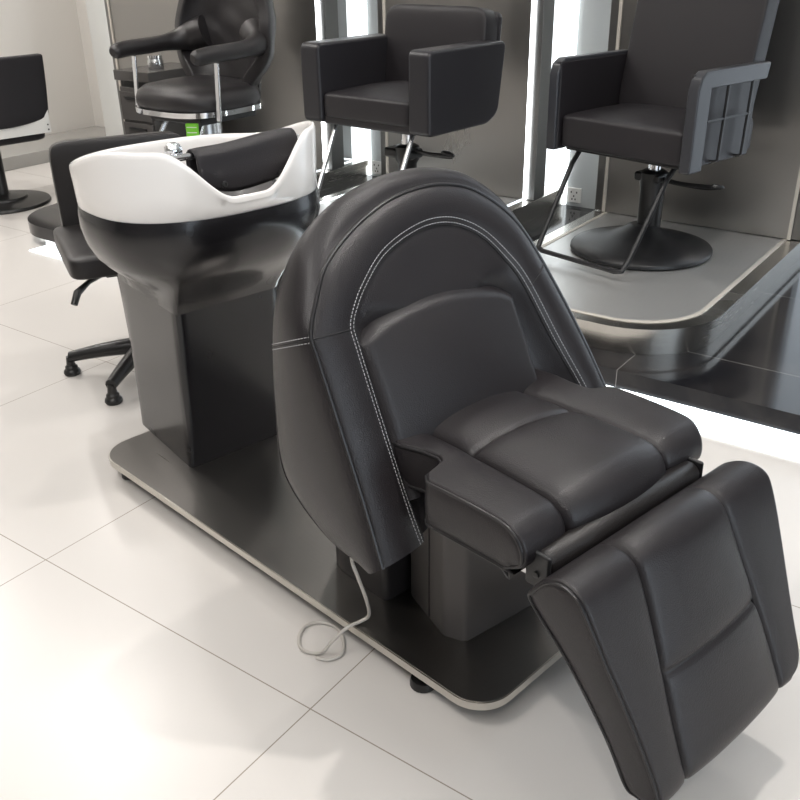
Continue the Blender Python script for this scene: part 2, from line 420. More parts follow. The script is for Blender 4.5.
# base plate (turned a little against the seat)
PX = Matrix.Translation((1.636, .030, 0)) @ Matrix.Rotation(R(180 + 3.6), 4, 'Z')   # x back towards bowl, y towards near side
pl = rrect(0, 1.60, -.60, 0, [.085, .085, .10, .085], 14)
m = MB(); m.prism(pl, .054, .0735, PX); ed = m.build('plate_edge', 'plate_edge', wash, angle=30); ed['label'] = 'satin steel rim of the base plate'
pl2 = rrect(.004, 1.596, -.596, -.004, [.081, .081, .096, .081], 14)
MB().prism(pl2, .070, .075, PX).build('base_plate', 'plate_top', wash, angle=30)
pl3 = rrect(.03, 1.57, -.57, -.03, .06, 8)
MB().prism(pl3, .040, .054, PX).build('under_frame', 'dark_box', wash, angle=30)
for x, y in ((.205, -.035), (1.50, -.055), (.27, -.545), (1.50, -.545)):
    MB().lathe([(.012, .054), (.012, .022), (.028, .022), (.031, .012), (.031, .003), (.026, 0)], 20, PX @ Matrix.Translation((x, y, 0))).build('levelling_foot', 'black_plastic', wash)

# pedestal + bowl shell
NT = 144
TH = [2 * PI * k / NT for k in range(NT)]
BC = (.275, .271)
def sup(th, a, b, e=2.5):
    c, s = math.cos(th), math.sin(th)
    r = (abs(c / a) ** e + abs(s / b) ** e) ** (-1 / e)
    return r * c, r * s
def polyray(th, poly, c):
    d = (math.cos(th), math.sin(th)); best = 0
    for i in range(len(poly)):
        a = (poly[i - 1][0] - c[0], poly[i - 1][1] - c[1]); b = (poly[i][0] - c[0], poly[i][1] - c[1]); e = (b[0] - a[0], b[1] - a[1])
        den = d[0] * e[1] - d[1] * e[0]
        if abs(den) < 1e-12: continue
        t = (a[0] * e[1] - a[1] * e[0]) / den; s = (a[0] * d[1] - a[1] * d[0]) / den
        if -1e-9 <= s <= 1 + 1e-9 and t > best: best = t
    return best * d[0], best * d[1]
def ztop(u, v):
    z = .985 + .070 * sstep(.08, .44, u)
    dv = abs(v - .268)
    if u > BC[0]:
        k = 1 - sstep(.045, .235, dv)
        k *= sstep(BC[0] + .04, BC[0] + .17, u)
        z = lerp(z, .925, k)
    return z
ped_top = fillet([(.355, .105), (.355, .455), (-.11, .40), (-.11, .14)], [.02, .02, .06, .05], 8)
ped_bot = fillet([(.345, .095), (.345, .445), (-.055, .395), (-.055, .125)], [.015, .015, .05, .04], 8)
PC = (.17, .27)
rows = []
for z, s in ((.880, -.02), (.86, -.05), (.82, -.05), (.78, .01), (.735, .14), (.70, .33), (.665, .56), (.63, .78), (.60, .92), (.575, 1.)):
    row = []
    for th in TH:
        x, y = sup(th, .270, .324); x += BC[0]; y += BC[1]
        a, b = polyray(th, ped_top, PC); a += PC[0]; b += PC[1]
        row.append((lerp(x, a, s), lerp(y, b, s), z))
    rows.append(row)
m = MB(); m.grid(rows, cu=True); m.fan([p for p in rows[0]], (BC[0], BC[1], .80))
m.build('bowl_shell', 'shell', wash, angle=60)
rows = []
for z, s in ((.576, 0), (.50, .15), (.35, .45), (.20, .75), (.10, .95), (.0755, 1)):
    row = []
    for th in TH:
        a, b = polyray(th, ped_top, PC); c, d = polyray(th, ped_bot, PC)
        row.append((lerp(a, c, s) + PC[0], lerp(b, d, s) + PC[1], z))
    rows.append(row)
m = MB(); m.grid(rows, cu=True); m.fan(rows[-1], (PC[0], PC[1], .0755)); m.fan(rows[0], (PC[0], PC[1], .576))
m.build('pedestal', 'shell', wash, angle=35)
# white basin
rows = []
def ring(fn):
    row = []
    for th in TH:
        x, y = sup(th, .276, .333); zt = ztop(x + BC[0], y + BC[1]); sc, z = fn(zt); row.append((BC[0] + x * sc, BC[1] + y * sc, z))
    return row
for fn in (lambda zt: (.972, .877), lambda zt: (.984, .882), lambda zt: (.99, lerp(.882, zt, .35)), lambda zt: (.996, lerp(.882, zt, .7)), lambda zt: (1., zt - .016), lambda zt: (.997, zt - .006),
           lambda zt: (.985, zt), lambda zt: (.965, zt), lambda zt: (.950, zt - .006), lambda zt: (.94, zt - .018), lambda zt: (.915, min(zt - .03, .91)), lambda zt: (.87, .84), lambda zt: (.80, .80), lambda zt: (.65, .775), lambda zt: (.3, .765)):
    rows.append(ring(fn))
m = MB(); m.grid(rows, cu=True); m.fan(rows[-1], (BC[0], BC[1], .763))
basin = m.build('basin', 'porcelain', wash, angle=80); basin['label'] = 'glossy white porcelain basin with a neck notch'
# neck rest (folded black pad over a bar)
NR = []
def sagz(v): return .004 * math.sin((v - .14) / .36 * PI * 2 + 2.6) + .012 * (v - .14) / .36
prof = []
for k in range(7): prof.append((.455 + .012 * math.sin(k / 6 * PI) * .4, lerp(.915, 1.0, k / 6)))
for k in range(1, 9):
    a = k / 9 * PI; prof.append((.425 + .030 * math.cos(a), 1.005 + .032 * math.sin(a)))
for k in range(7): prof.append((.395, lerp(1.0, .93, k / 6)))
rows = []; nv = 26
for j in range(nv + 1):
    v = lerp(.172, .490, j / nv); row = []
    e = 1 - (abs(2 * j / nv - 1)) ** 8 * .02
    for (x, z) in prof:
        w = sstep(1.0, .915, z) if x > .43 else 0
        zz = z + sagz(v) + (.035 * (abs(2 * j / nv - 1)) ** 3 if z < .96 else 0) * (1 if x > .43 else .6)
        row.append((x + .012 * w, v, .9 + (zz - .9) * e))
    rows.append(row)
m = MB(); m.grid(rows)
nk = m.build('neck_rest', 'leather2', wash); nk['label'] = 'folded black neck pad over the basin notch'
so = nk.modifiers.new('solid', 'SOLIDIFY'); so.thickness = .006
for v in (.235, .415):
    MB().lathe([(.009, 0), (.009, .004), (.005, .006), (.002, .0045)], 16, Matrix.Translation((.470, v, .942)) @ Matrix.Rotation(PI / 2, 4, 'Y')).build('button', 'black_plastic', nk)
MB().tube([(.425, .10, 1.018), (.425, .515, 1.018)], .009, 12).build('support_bar', 'chrome', wash)
MB().lathe([(.010, -.02), (.018, -.018), (.022, -.008), (.022, .008), (.016, .016), (.008, .020)], 20, Matrix.Translation((.40, .135, 1.032)) @ Matrix.Rotation(PI / 2, 4, "X")).build('bar_knob', 'chrome', wash)
fc = MB(); fc.tube([(.36, .47, .85), (.36, .47, .93), (.35, .455, .955), (.32, .42, .96), (.30, .40, .94)], .011, 12)
fc.lathe([(.02, .82), (.02, .86), (.014, .87)], 20, Matrix.Translation((.36, .47, 0)))
fc.build('faucet', 'chrome', wash)
MB().lathe([(.022, .764), (.022, .768), (.006, .769)], 24, Matrix.Translation((.22, .26, 0))).build('drain', 'chrome', wash)

# seat bases
m = MB(); m.prism(fillet([(.985, .115), (1.225, .118), (1.225, .46), (.985, .46)], [.09, .02, .02, .09], 8), .0755, .42)
rb = m.build('rear_base', 'dark_box', wash, angle=30)
m = MB(); m.lathe([(.052, 0), (.052, .006), (.047, .009), (.043, .006), (.043, .002)], 32, Matrix.Translation((1.12, .1155, .20)) @ Matrix.Rotation(PI / 2, 4, 'X'))
m.build('hinge_ring', 'black_plastic', rb)
m = MB(); m.prism(fillet([(1.235, .185), (1.405, .138), (1.455, .160), (1.475, .42), (1.42, .455), (1.235, .44)], [.02, .012, .012, .02, .02, .01], 5), .0755, .515)
fb = m.build('seat_base', 'grey_box', wash, angle=25); fb['label'] = 'glossy dark grey lift housing under the seat'
MB().box(1.338, 1.3395, .1535, .158, .08, .51).build('cover_joint', 'dark_box', fb, smooth=False)
# arms carrying the footrest
m = MB()
for v in (.07, .42): m.tube([(1.45, v + .02, .47), (1.60, v, .50), (1.775, v, .530)], .014, 8)
m.box(1.44, 1.76, .10, .13, .485, .515)
m.build('link_arm', 'black_metal', wash)
MB().box(1.55, 1.735, .02, .05, .495, .519).build('side_bracket', 'silver', wash, bevel=.003)
# roller between seat and footrest
m = MB(); m.tube([(1.776, .010, .545), (1.776, .016, .545), (1.776, .455, .545), (1.776, .461, .545)], [.022, .026, .026, .022], 24)
rl = m.build('roller_cover', 'vinyl', wash, bevel=.0); 
for v in (-.002, .462): MB().box(1.748, 1.800, v, v + .010, .500, .574).build('end_plate', 'black_metal', rl, bevel=.006)
MB().lathe([(.006, 0), (.006, .004), (.003, .005)], 14, Matrix.Translation((1.775, -.002, .53)) @ Matrix.Rotation(PI / 2, 4, 'X')).build('bolt', 'black_plastic', rl)

# seat cushion
tongue = [(1.20, .035), (1.392, .028), (1.445, .042), (1.485, .045), (1.503, .035), (1.510, .012), (1.517, -.018), (1.535, -.033), (1.60, -.030), (1.70, -.026), (1.80, -.026)]
def ylseat(x, z):
    for a, b in zip(tongue, tongue[1:]):
        if a[0] <= x <= b[0]: return lerp(a[1], b[1], (x - a[0]) / (b[0] - a[0]))
    return tongue[0][1] if x < tongue[0][0] else tongue[-1][1]
def yrseat(x, z):
    y = .532 - (ylseat(x, z) + .026) * .6
    dx = max(0, x - 1.70); return y - .5 * dx * dx * 10
sp = [(1.22, .595), (1.22, .535), (1.24, .522), (1.70, .520), (1.728, .524), (1.748, .540), (1.757, .563), (1.752, .585), (1.735, .603), (1.705, .612), (1.60, .6145), (1.45, .610), (1.30, .603), (1.24, .602), (1.225, .60)]
sp = catmull([(x, z, 0) for x, z in sp], 8, True); sp = resample([(p.x, p.y) for p in sp] + [(sp[0].x, sp[0].y)], .0055)[:-1]
def wseat(x, z): return sstep(.528, .56, z) if x > 1.6 else sstep(.55, .60, z)
mb, loops = wrap_cushion(sp, ylseat, yrseat, wseat,
    seams=(lambda x, z: .250 - lerp(.135, .152, sstep(1.3, 1.75, x)), lambda x, z: .250 + lerp(.135, .150, sstep(1.3, 1.75, x))),
    cross=((lambda x, z, y: x - (1.520 + .012 * math.sin((y - .25) * 8)), 1, 2, .004),), panels=(.012, .026, .012), crown=.012, er=.007, ny=84, cap_bulge=.006, depth=.007, sw=.0055)
seat = mb.build('seat_cushion', 'leather', wash, angle=70)
def side_path(loop, cond): return [p for p in loop if cond(p)]
L0 = [(p[0], p[1] - .001, p[2]) for p in loops[0] if p[0] > 1.23]
MB().tube(L0, .0036, 8, closed=False).build('piping', 'piping', seat)
L1 = [(p[0], p[1] + .001, p[2]) for p in loops[1] if p[0] > 1.23]
MB().tube(L1, .0036, 8).build('piping', 'piping', seat)

# footrest
fp = [(1.790, .505), (1.797, .535), (1.822, .562), (1.858, .573), (1.890, .562), (1.912, .530), (1.955, .437), (2.000, .337), (2.040, .245), (2.055, .208), (2.046, .192), (2.015, .188), (1.985, .195), (1.935, .29), (1.86, .42)]
# drop so that it matches face line
fp = catmull([(x, z, 0) for x, z in fp], 8, True); fp = resample([(p.x, p.y) for p in fp] + [(fp[0].x, fp[0].y)], .0055)[:-1]
FD = Vector((.397, -.918))
def fs(x, z): return (x - 1.899) * .397 - (z - .545) * .918     # distance down the front face
def ylf(x, z):
    s = fs(x, z); y = .250 - lerp(.290, .242, sstep(-.05, .37, s))
    return y + .03 * sstep(.34, .385, s) * 0
def yrf(x, z):
    s = fs(x, z); y = .250 + lerp(.288, .240, sstep(-.05, .37, s))
    c = .045
    if s > .37 - c: q = min(1, (s - (.37 - c)) / c); y -= .035 * (1 - math.sqrt(max(0, 1 - q * q)))
    if s < -.005: q = min(1, (-.005 - s) / .05); y -= .04 * (1 - math.sqrt(max(0, 1 - q * q)))
    return y
def wf(x, z):
    s = fs(x, z); n = (x - 1.899) * .918 + (z - .545) * .397
    return sstep(-.085, -.02, n) * (1 - .6 * sstep(.34, .40, s))
mb, loops = wrap_cushion(fp, ylf, yrf, wf,
    seams=(lambda x, z: .250 - lerp(.134, .160, sstep(-.05, .37, fs(x, z))), lambda x, z: .250 + lerp(.134, .160, sstep(-.05, .37, fs(x, z)))),
    cross=((lambda x, z, y: fs(x, z) - .185, 1, 2, .003),), panels=(.008, .016, .008), er=.007, ny=84, cap_bulge=.006, depth=.006, sw=.005)
foot = mb.build('footrest_cushion', 'leather', wash, angle=70)
for l, d in ((loops[0], -.001), (loops[1], .001)):
    MB().tube([(p[0], p[1] + d, p[2]) for p in l], .0034, 8, closed=True).build('piping', 'piping', foot)

# back shell
K = [  # pipe, stitch, rear
 ((1.462, -.086, .411), (1.458, .028, .420), (1.400, -.060, .365)),
 ((1.404, -.082, .538), (1.421, .022, .501), (1.250, -.060, .368)),
 ((1.336, -.082, .687), (1.350, .020, .655), (1.105, -.058, .455)),
 ((1.285, -.083, .800), (1.285, .019, .800), (1.086, -.055, .610)),
 ((1.263, -.080, .845), (1.268, .022, .835), (1.098, -.052, .800)),
 ((1.240, -.045, .900), (1.256, .045, .868), (1.108, -.030, .900)),
 ((1.215, .000, .950), (1.242, .080, .898), (1.120, .010, .975)),
 ((1.190, .085, .995), (1.222, .140, .935), (1.128, .080, 1.030)),
 ((1.178, .180, 1.030), (1.212, .210, .958), (1.124, .180, 1.058)),
 ((1.172, .270, 1.042), (1.206, .285, .967), (1.118, .270, 1.062)),
 ((1.174, .355, 1.038), (1.210, .355, .956), (1.120, .355, 1.054)),
 ((1.185, .440, 1.012), (1.228, .418, .922), (1.128, .440, 1.025)),
 ((1.218, .525, .945), (1.252, .468, .866), (1.130, .525, .955)),
 ((1.258, .580, .850), (1.282, .502, .806), (1.105, .575, .830)),
 ((1.338, .638, .681), (1.341, .545, .674), (1.090, .620, .620)),
 ((1.409, .677, .526), (1.400, .592, .546), (1.200, .650, .430)),
 ((1.465, .695, .400), (1.458, .630, .410), (1.400, .665, .360)),
]
SUBD = 8
Pp = catmull([k[0] for k in K], SUBD); Ps = catmull([k[1] for k in K], SUBD); Pr = catmull([k[2] for k in K], SUBD)
nf = Vector((.909, 0, .417))
def cen(z): z = min(max(z, .44), .80); return Vector((1.263 + (.845 - z) * .4585, .27, z))
rows = []
NP = len(Pp)
for i in range(NP):
    P, S_, Q = Pp[i], Ps[i], Pr[i]; row = []
    cz = cen(S_.z); inw = (cz - S_); inw.normalize()
    c0 = cz - nf * .05
    dk = lerp(1., 0., sstep(.76, .88, S_.z))
    for t_, d_ in ((1., .05), (.55, .05), (.25, .048), (.12, .036), (.05, .012)):
        p = S_.lerp(cz, t_) - nf * d_ * dk; row.append(p)
    row.append(S_ - nf * .002)
    for k in range(1, 10):
        t_ = k / 10; row.append(S_.lerp(P, t_) + nf * (.013 * (4 * t_ * (1 - t_)) ** .7))
    row.append(P.copy())
    mid = Vector((1.2, .28, min(.75, P.z))); outd = ((P + Q) / 2 - mid); outd.x = 0
    if outd.length > 0: outd.normalize()
    for k in range(1, 12):
        t_ = k / 12; row.append(P.lerp(Q, t_) + outd * (.022 * (4 * t_ * (1 - t_)) ** .6))
    row.append(Q.copy())
    cb = Vector((1.09, .28, min(max(Q.z, .45), .80)))
    for t_, d_ in ((.06, .010), (.2, .022), (.6, .03), (1., .03)):
        row.append(Q.lerp(cb, t_) - Vector((1, 0, -.2)) * d_)
    rows.append([tuple(p) for p in row])
m = MB(); m.grid(rows)
for i in (0, -1):
    r_ = rows[i][4:22 + 6]; c_ = tuple(sum((Vector(p) for p in r_), Vector()) / len(r_)); m.fan(r_, c_)
back = m.build('backrest_shell', 'leather', wash, angle=70)
MB().tube([tuple(p + nf * .001) for p in Pp], .0042, 8).build('piping', 'piping', back)
MB().tube([tuple(p) for p in Pr[:40]] , .0036, 8).build('piping', 'piping', back)
# crease and stitch rows along the inner arch
MB().tube([tuple(p - nf * .0005) for p in Ps], .0020, 6).build('seam_cord', 'seam', back)
def dashes(path, step=.0078, ln=.0050, r=.0009):
    out = MB(); acc = 0.; P = [Vector(p) for p in path]
    S = [0]
    for a, b in zip(P, P[1:]): S.append(S[-1] + (b - a).length)
    def pt(s):
        for i in range(len(S) - 1):
            if S[i + 1] >= s: return P[i].lerp(P[i + 1], (s - S[i]) / max(1e-9, S[i + 1] - S[i]))
        return P[-1]
    s = 0
    while s + ln < S[-1]:
        out.tube([pt(s), pt(s + ln)], r, 5); s += step
    return out
def off_curve(A, B, d, h):   # point d metres from A towards B, raised
    out = []
    for a, b in zip(A, B):
        v = (b - a); L_ = v.length; t_ = d / L_; out.append(a + v * t_ + nf * (.013 * (4 * t_ * (1 - t_)) ** .7 + h))
    return out
dd = MB()
for d_ in (.0045, .0150):
    q = dashes(off_curve(Ps, Pp, d_, .0005)); dd.add(q.v, q.f)
dd.build('stitching', 'thread', back)
# cross seams on wings and side
sc = MB(); st = MB()
def srf(i, k): return Vector(rows[i][k])
MB().tube([tuple(srf(105, k) + nf * .0003) for k in range(6, 16)], .0016, 6).build('cross_seam', 'seam', back)
sc.tube([tuple(srf(30, k) + nf * .0003 * (k < 16)) for k in range(6, 28)], .0018, 6)
for j, dz in ((0, .006), (1, -.006)):
    q = dashes([srf(30, k) + Vector((0, -.0012, dz)) for k in range(15, 28)], .0085, .0055, .0009); st.add(q.v, q.f)
sc.build('cross_seam', 'seam', back); st.build('side_stitching', 'thread', back)
# lumbar cushion, local: s down the leaning plane
rows2 = []; ns, nt_ = 60, 60
def tops(v): return .862 - .8 * (v - .225) ** 2 - .9 * max(0, abs(v - .25) - .17) ** 1.5
for j in range(nt_ + 1):
    tt = j / nt_; tt = .5 - .5 * math.cos(PI * tt); row = []
    v0 = lerp(.008, .478, tt)
    for i in range(ns + 1):
        q = i / ns; q = q ** 1.35
        zt = tops(v0); z = lerp(zt, .50, q)
        v = lerp(.008, .478, tt)
        dt = (zt - z); d = min(dt, v - .004, .482 - v); r_ = .042
        off = .042 * (1 - (max(0, 1 - d / r_)) ** 2) + .022 * math.sin(PI * min(1, (zt - z) / .33)) * math.sin(PI * tt) ** .7
        base = Vector((1.263 + (.845 - z) * .4585, v, z)) - nf * .034
        row.append(tuple(base + nf * off))
    rows2.append(row)
m = MB(); m.grid(rows2)
lum = m.build('lumbar_cushion', 'leather', wash, angle=70)
m = MB().box(1.080, 1.10, -.052, -.030, .555, .65).build('side_clip', 'beige', back, bevel=.006)
# cable
cab = [(1.315, -.04, .40), (1.292, -.03, .316), (1.305, -.025, .27), (1.30, .0, .19), (1.262, .035, .105), (1.245, .022, .084), (1.238, -.012, .081), (1.222, -.045, .048), (1.204, -.056, .016)]
cab += [(x, y, .0055) for x, y in [(1.190, -.068), (1.172, -.081), (1.148, -.085), (1.118, -.068), (1.095, -.036), (1.100, -.004), (1.128, .018), (1.165, .020), (1.205, .0), (1.232, -.03), (1.225, -.062), (1.20, -.078)]]
cp = catmull(cab, 6)
cb = MB().tube([tuple(p) for p in cp], .0042, 8).build('power_cable', 'cable', wash); cb['label'] = 'thin pale grey cable looped on the floor'

# ------------------------------------------------------------------ STYLING CHAIRS
def soft_box(x0, x1, y0, y1, z0, z1, name, mat, parent, bev=.03, crown=0., mx=None):
    m = MB(); n = 10
    # rounded box from a grid cage: six sides bevelled by the modifier, crown on top
    m.box(x0, x1, y0, y1, z0, z1, mx)
    o = m.build(name, mat, parent, bevel=bev, seg=6)
    return o
def pillow(x0, x1, y0, y1, z0, z1, e=.18, crown=.02, n=28, mx=None, axis='z'):
    """superellipsoid cushion"""
    m = MB(); rows = []; cx, cy, cz = (x0 + x1) / 2, (y0 + y1) / 2, (z0 + z1) / 2; a, b, c = (x1 - x0) / 2, (y1 - y0) / 2, (z1 - z0) / 2
    sp_ = lambda w, p: math.copysign(abs(w) ** p, w)
    for i in range(n + 1):
        ph = -PI / 2 + PI * i / n
        row = []
        for j in range(2 * n):
            th = 2 * PI * j / (2 * n)
            x = a * sp_(math.cos(ph), e * 1.6) * sp_(math.cos(th), e); y = b * sp_(math.cos(ph), e * 1.6) * sp_(math.sin(th), e); z = c * sp_(math.sin(ph), e * 1.6)
            z += crown * math.cos(x / a * PI / 2) * math.cos(y / b * PI / 2) * (1 if z > 0 else 0)
            row.append((cx + x, cy + y, cz + z))
        rows.append(row)
    m.grid(rows, cu=True, mx=mx); return m
def disc_base(parent, r, z0, mat='black_metal', h=.09):
    m = MB(); m.lathe([(r * .97, z0), (r, z0 + .006), (r, z0 + .018), (r * .985, z0 + .024), (r * .8, z0 + .36 * h), (r * .5, z0 + .56 * h), (r * .3, z0 + .8 * h), (.06, z0 + h), (.05, z0 + h + .004)], 64)
    return m.build('base_disc', mat, parent)
def lever(parent, z, x1=.40, mat='black_metal'):
    m = MB(); m.tube([tuple(p) for p in catmull([(.04, -.01, z + .010), (.15, -.02, z + .004), (.30, -.03, z + .016), (x1, -.035, z + .024), (x1 + .022, -.015, z + .020), (x1 + .01, .008, z + .012), (.25, .01, z - .004), (.10, .006, z - .006), (.04, .01, z)], 6)], .0085, 8)
    return m.build('pump_lever', mat, parent)

# chair with wire-sided armrests
ZB = .2225
c3 = thing('styling_chair', 'black salon chair with wire-sided armrests on a wide round black base', 'chair', (1.15, 4.076, 0), R(-50))
disc_base(c3, .318, ZB, h=.118).location = (-.012, -.03, 0)
m = MB(); m.lathe([(.048, ZB + .088), (.052, .33), (.055, .50), (.060, .53), (.060, .575), (.045, .585)], 32); post = m.build('pump_column', 'black_plastic', c3)
m = MB(); m.lathe([(.028, .58), (.028, .665)], 24); m.build('piston', 'chrome', c3)
m = MB(); m.box(-.075, .06, -.05, .05, .535, .575); m.build('pump_collar', 'black_plastic', c3, bevel=.012)
lever(c3, .548, .32)
ub = [(-.295, -.16, .655), (-.290, -.22, .60), (-.272, -.42, .30), (-.262, -.45, .265), (-.23, -.46, .258), (.17, -.46, .258), (.20, -.45, .265), (.206, -.42, .30), (.21, -.22, .60), (.21, -.16, .655)]
ubp = []
for p, q in zip(ub, ub[1:]): ubp += [tuple(Vector(p).lerp(Vector(q), k / 4)) for k in range(4)]
ubp.append(ub[-1])
MB().tube(ubp, .011, 8).build('footrest_bar', 'black_metal', c3)
# seat
soft_box(-.30, .30, -.26, .22, .668, .70, 'seat_pan', 'black_metal', c3, .006)
pillow(-.320, .320, -.292, .24, .676, .826, e=.12, crown=.024).build('seat_cushion', 'leather2', c3)
# back
BM = Matrix.Translation((0, .15, .84)) @ Matrix.Rotation(R(-11), 4, 'X')
m = pillow(-.315, .315, -.05, .055, -.08, .60, e=.14, crown=0, mx=BM); m.build('backrest', 'leather2', c3)
m = MB(); m.box(-.300, .300, .03, .075, -.06, .56, BM); m.build('back_board', 'blue_sheen', c3, bevel=.015)
# arms
def arm3(sx):
    pts = [(-.315, .668), (-.315, .985), (-.300, 1.03), (-.265, 1.051), (.19, 1.051), (.175, .985), (-.225, .985), (-.225, .668)]
    m = MB(); vs = [(sx * .322, y, z) for y, z in pts] + [(sx * .372, y, z) for y, z in pts]; n = len(pts)
    fs_ = [(i, (i + 1) % n, n + (i + 1) % n, n + i) for i in range(n)]
    fs_ += [(0, 1, 6, 7), (1, 2, 3, 6), (3, 4, 5, 6), (8, 9, 14, 15), (9, 10, 11, 14), (11, 12, 13, 14)]
    m.add(vs, fs_); a = m.build('armrest', 'blue_sheen', c3, bevel=.008)
    MB().box(min(sx * .318, sx * .335), max(sx * .318, sx * .335), -.30, .17, .675, 1.04).build('arm_panel', 'leather2', a, bevel=.01)
    m = MB(); x = sx * .366
    for y in (-.10, .075):
        m.tube([(x, y, 1.0), (x, y - .01, .70), (x - sx * .01, y - .012, .69), (x - sx * .045, y - .012, .688)], .0065, 6)
    m.tube([(x, -.225, .86), (x, .085, .86)], .0055, 6)
    m.build('wire_rack', 'black_metal', a)
arm3(-1); arm3(1)

# boxy upholstered armchair
c2 = thing('styling_chair', 'boxy black upholstered salon armchair with a silver footrest bar', 'chair', (.055, 4.417, 0), R(-41))
disc_base(c2, .30, ZB)
MB().lathe([(.045, ZB + .088), (.045, .56), (.058, .58), (.058, .64), (.04, .65)], 32).build('pump_column', 'black_plastic', c2)
MB().lathe([(.028, .645), (.028, .76)], 24).build('piston', 'chrome', c2)
MB().box(-.11, .06, -.05, .05, .585, .63).build('pump_collar', 'black_plastic', c2, bevel=.012)
lever(c2, .62, .24)
m = MB()
for x in (-.27, .20): m.tube([tuple(p) for p in catmull([(x, -.12, .752), (x, -.19, .745), (x + .005, -.225, .70), (x + .005, -.40, .36), (x + .005, -.44, .30)], 5)], .011, 8)
m.tube([(-.27, -.44, .30), (.21, -.44, .30)], .012, 8); m.build('footrest_bar', 'silver', c2)
soft_box(-.268, .268, -.285, .24, .757, .86, 'seat_box', 'leather2', c2, .015)
pillow(-.268, .268, -.296, .24, .785, .900, e=.13, crown=.030).build('seat_cushion', 'leather2', c2)
for sx in (-1, 1):
    a_, b_ = sorted((sx * .262, sx * .382))
    m = MB(); pts = fillet([(-.305, .762), (-.305, 1.108), (.25, 1.108), (.20, .80), (.12, .762)], [.03, .035, .04, .05, .03], 6)
    n = len(pts); vs = [(a_, y, z) for y, z in pts] + [(b_, y, z) for y, z in pts]
    m.add(vs, [(i, (i + 1) % n, n + (i + 1) % n, n + i) for i in range(n)] + [tuple(range(n)), tuple(range(2 * n - 1, n - 1, -1))])
    m.build('armrest', 'leather_arm', c2, bevel=.016, seg=4)
BM = Matrix.Translation((0, .20, .86)) @ Matrix.Rotation(R(-7), 4, 'X')
pillow(-.29, .31, -.06, .055, -.06, .385, e=.16, crown=0, mx=BM).build('backrest', 'leather2', c2)
m = MB(); m.box(-.262, .312, .02, .085, -.06, .37, BM); m.build('back_board', 'leather2', c2, bevel=.03, seg=5)

# chrome-framed rounded chair
c1 = thing('styling_chair', 'rounded black salon chair with padded arms and a chrome frame at the back left', 'chair', (-1.10, 5.46, 0), R(-38))
m = MB(); m.lathe([(.27, ZB), (.28, ZB + .01), (.27, ZB + .03), (.10, ZB + .06), (.092, ZB + .08), (.092, .655), (.05, .66)], 48); m.build('base_column', 'silver', c1)
rows = []
for (sc, z) in ((.80, .69), (.95, .695), (1.0, .72), (1.0, .75), (.96, .785), (.85, .812), (.6, .828), (.25, .834)):
    rows.append([(.315 * sc * x, -.03 + .31 * sc * y, z) for x, y in [sup(th, 1, 1, 3.0) for th in [2 * PI * k / 64 for k in range(64)]]])
m = MB(); m.grid(rows, cu=True); m.fan(rows[0], (0, -.03, .69)); m.fan(rows[-1], (0, -.03, .835)); m.build('seat_cushion', 'leather_soft', c1)
# chrome band under the seat
rows = []
for (sc, z) in ((.96, .672), (1.02, .672), (1.025, .700), (.98, .702)):
    rows.append([(.315 * sc * x, -.03 + .31 * sc * y, z) for x, y in [sup(th, 1, 1, 3.0) for th in [2 * PI * k / 64 for k in range(64)]]])
MB().grid(rows, cu=True).build('seat_rim', 'chrome', c1)
MB().box(-.22, .22, -.22, .2, .62, .66).build('seat_frame', 'black_metal', c1, bevel=.01)
m = MB()
for x in (-.15, .15): m.tube([(x, -.15, .63), (x * 1.2, -.28, .42), (x * 1.4, -.38, .27)], [.016, .014, .012], 8)
m.tube([(-.21, -.38, .27), (.21, -.38, .27)], .014, 8); m.build('footrest_bar', 'silver', c1)
# wraparound back with two arms: one swept pad per arm plus shell
def arm1(sx):
    path = catmull([(sx * .335, -.33, .985), (sx * .345, -.22, .995), (sx * .345, -.05, 1.0), (sx * .335, .10, 1.01), (sx * .29, .20, 1.03), (sx * .20, .25, 1.06)], 6)
    rad = [.036 + .008 * math.sin(min(1, i / 6) * PI / 2) + .045 * sstep(14, 28, i) for i in range(len(path))]; rad[0] = .022; rad[1] = .034
    m = MB(); m.tube([tuple(p) for p in path], rad, 16)
    a = m.build('armrest', 'leather_soft', c1)
    m = MB(); m.box(-.016, .016, -.006, .006, 0, .30, Matrix.Translation((sx * .345, -.20, .655)) @ Matrix.Rotation(R(-4), 4, 'X')); m.build('arm_bracket', 'chrome', a, bevel=.004)
arm1(-1); arm1(1)
rows = []
for i in range(25):
    t_ = i / 24; row = []
    zz = lerp(.80, 1.34, t_)
    w = .20 + .13 * sstep(0, .35, t_) - .07 * sstep(.55, 1., t_)
    for j in range(33):
        q = j / 32 * 2 - 1; x = w * math.sin(q * PI / 2 * .92) ; y = .30 - .15 * (abs(q) ** 2.2) + .10 * t_ - .04
        y -= .012 * math.sin(q * 9 + 4 * t_) * math.exp(-((t_ - .5) / .35) ** 2) * math.sin(zz * 30 + q * 3) * .6
        row.append((x, y, zz))
    rows.append(row)
m = MB(); m.grid(rows); bk = m.build('backrest', 'leather_soft', c1); so = bk.modifiers.new('solid', 'SOLIDIFY'); so.thickness = .07; so.offset = 1
bv = bk.modifiers.new('bev', 'BEVEL'); bv.width = .02; bv.segments = 4; bv.angle_limit = R(50)
for x in (-.16, .16): MB().tube([(x, .27, .68), (x * .9, .32, .80), (x * .8, .34, .92)], .014, 8).build('back_bracket', 'chrome', c1)
lever(c1, .50, .36)
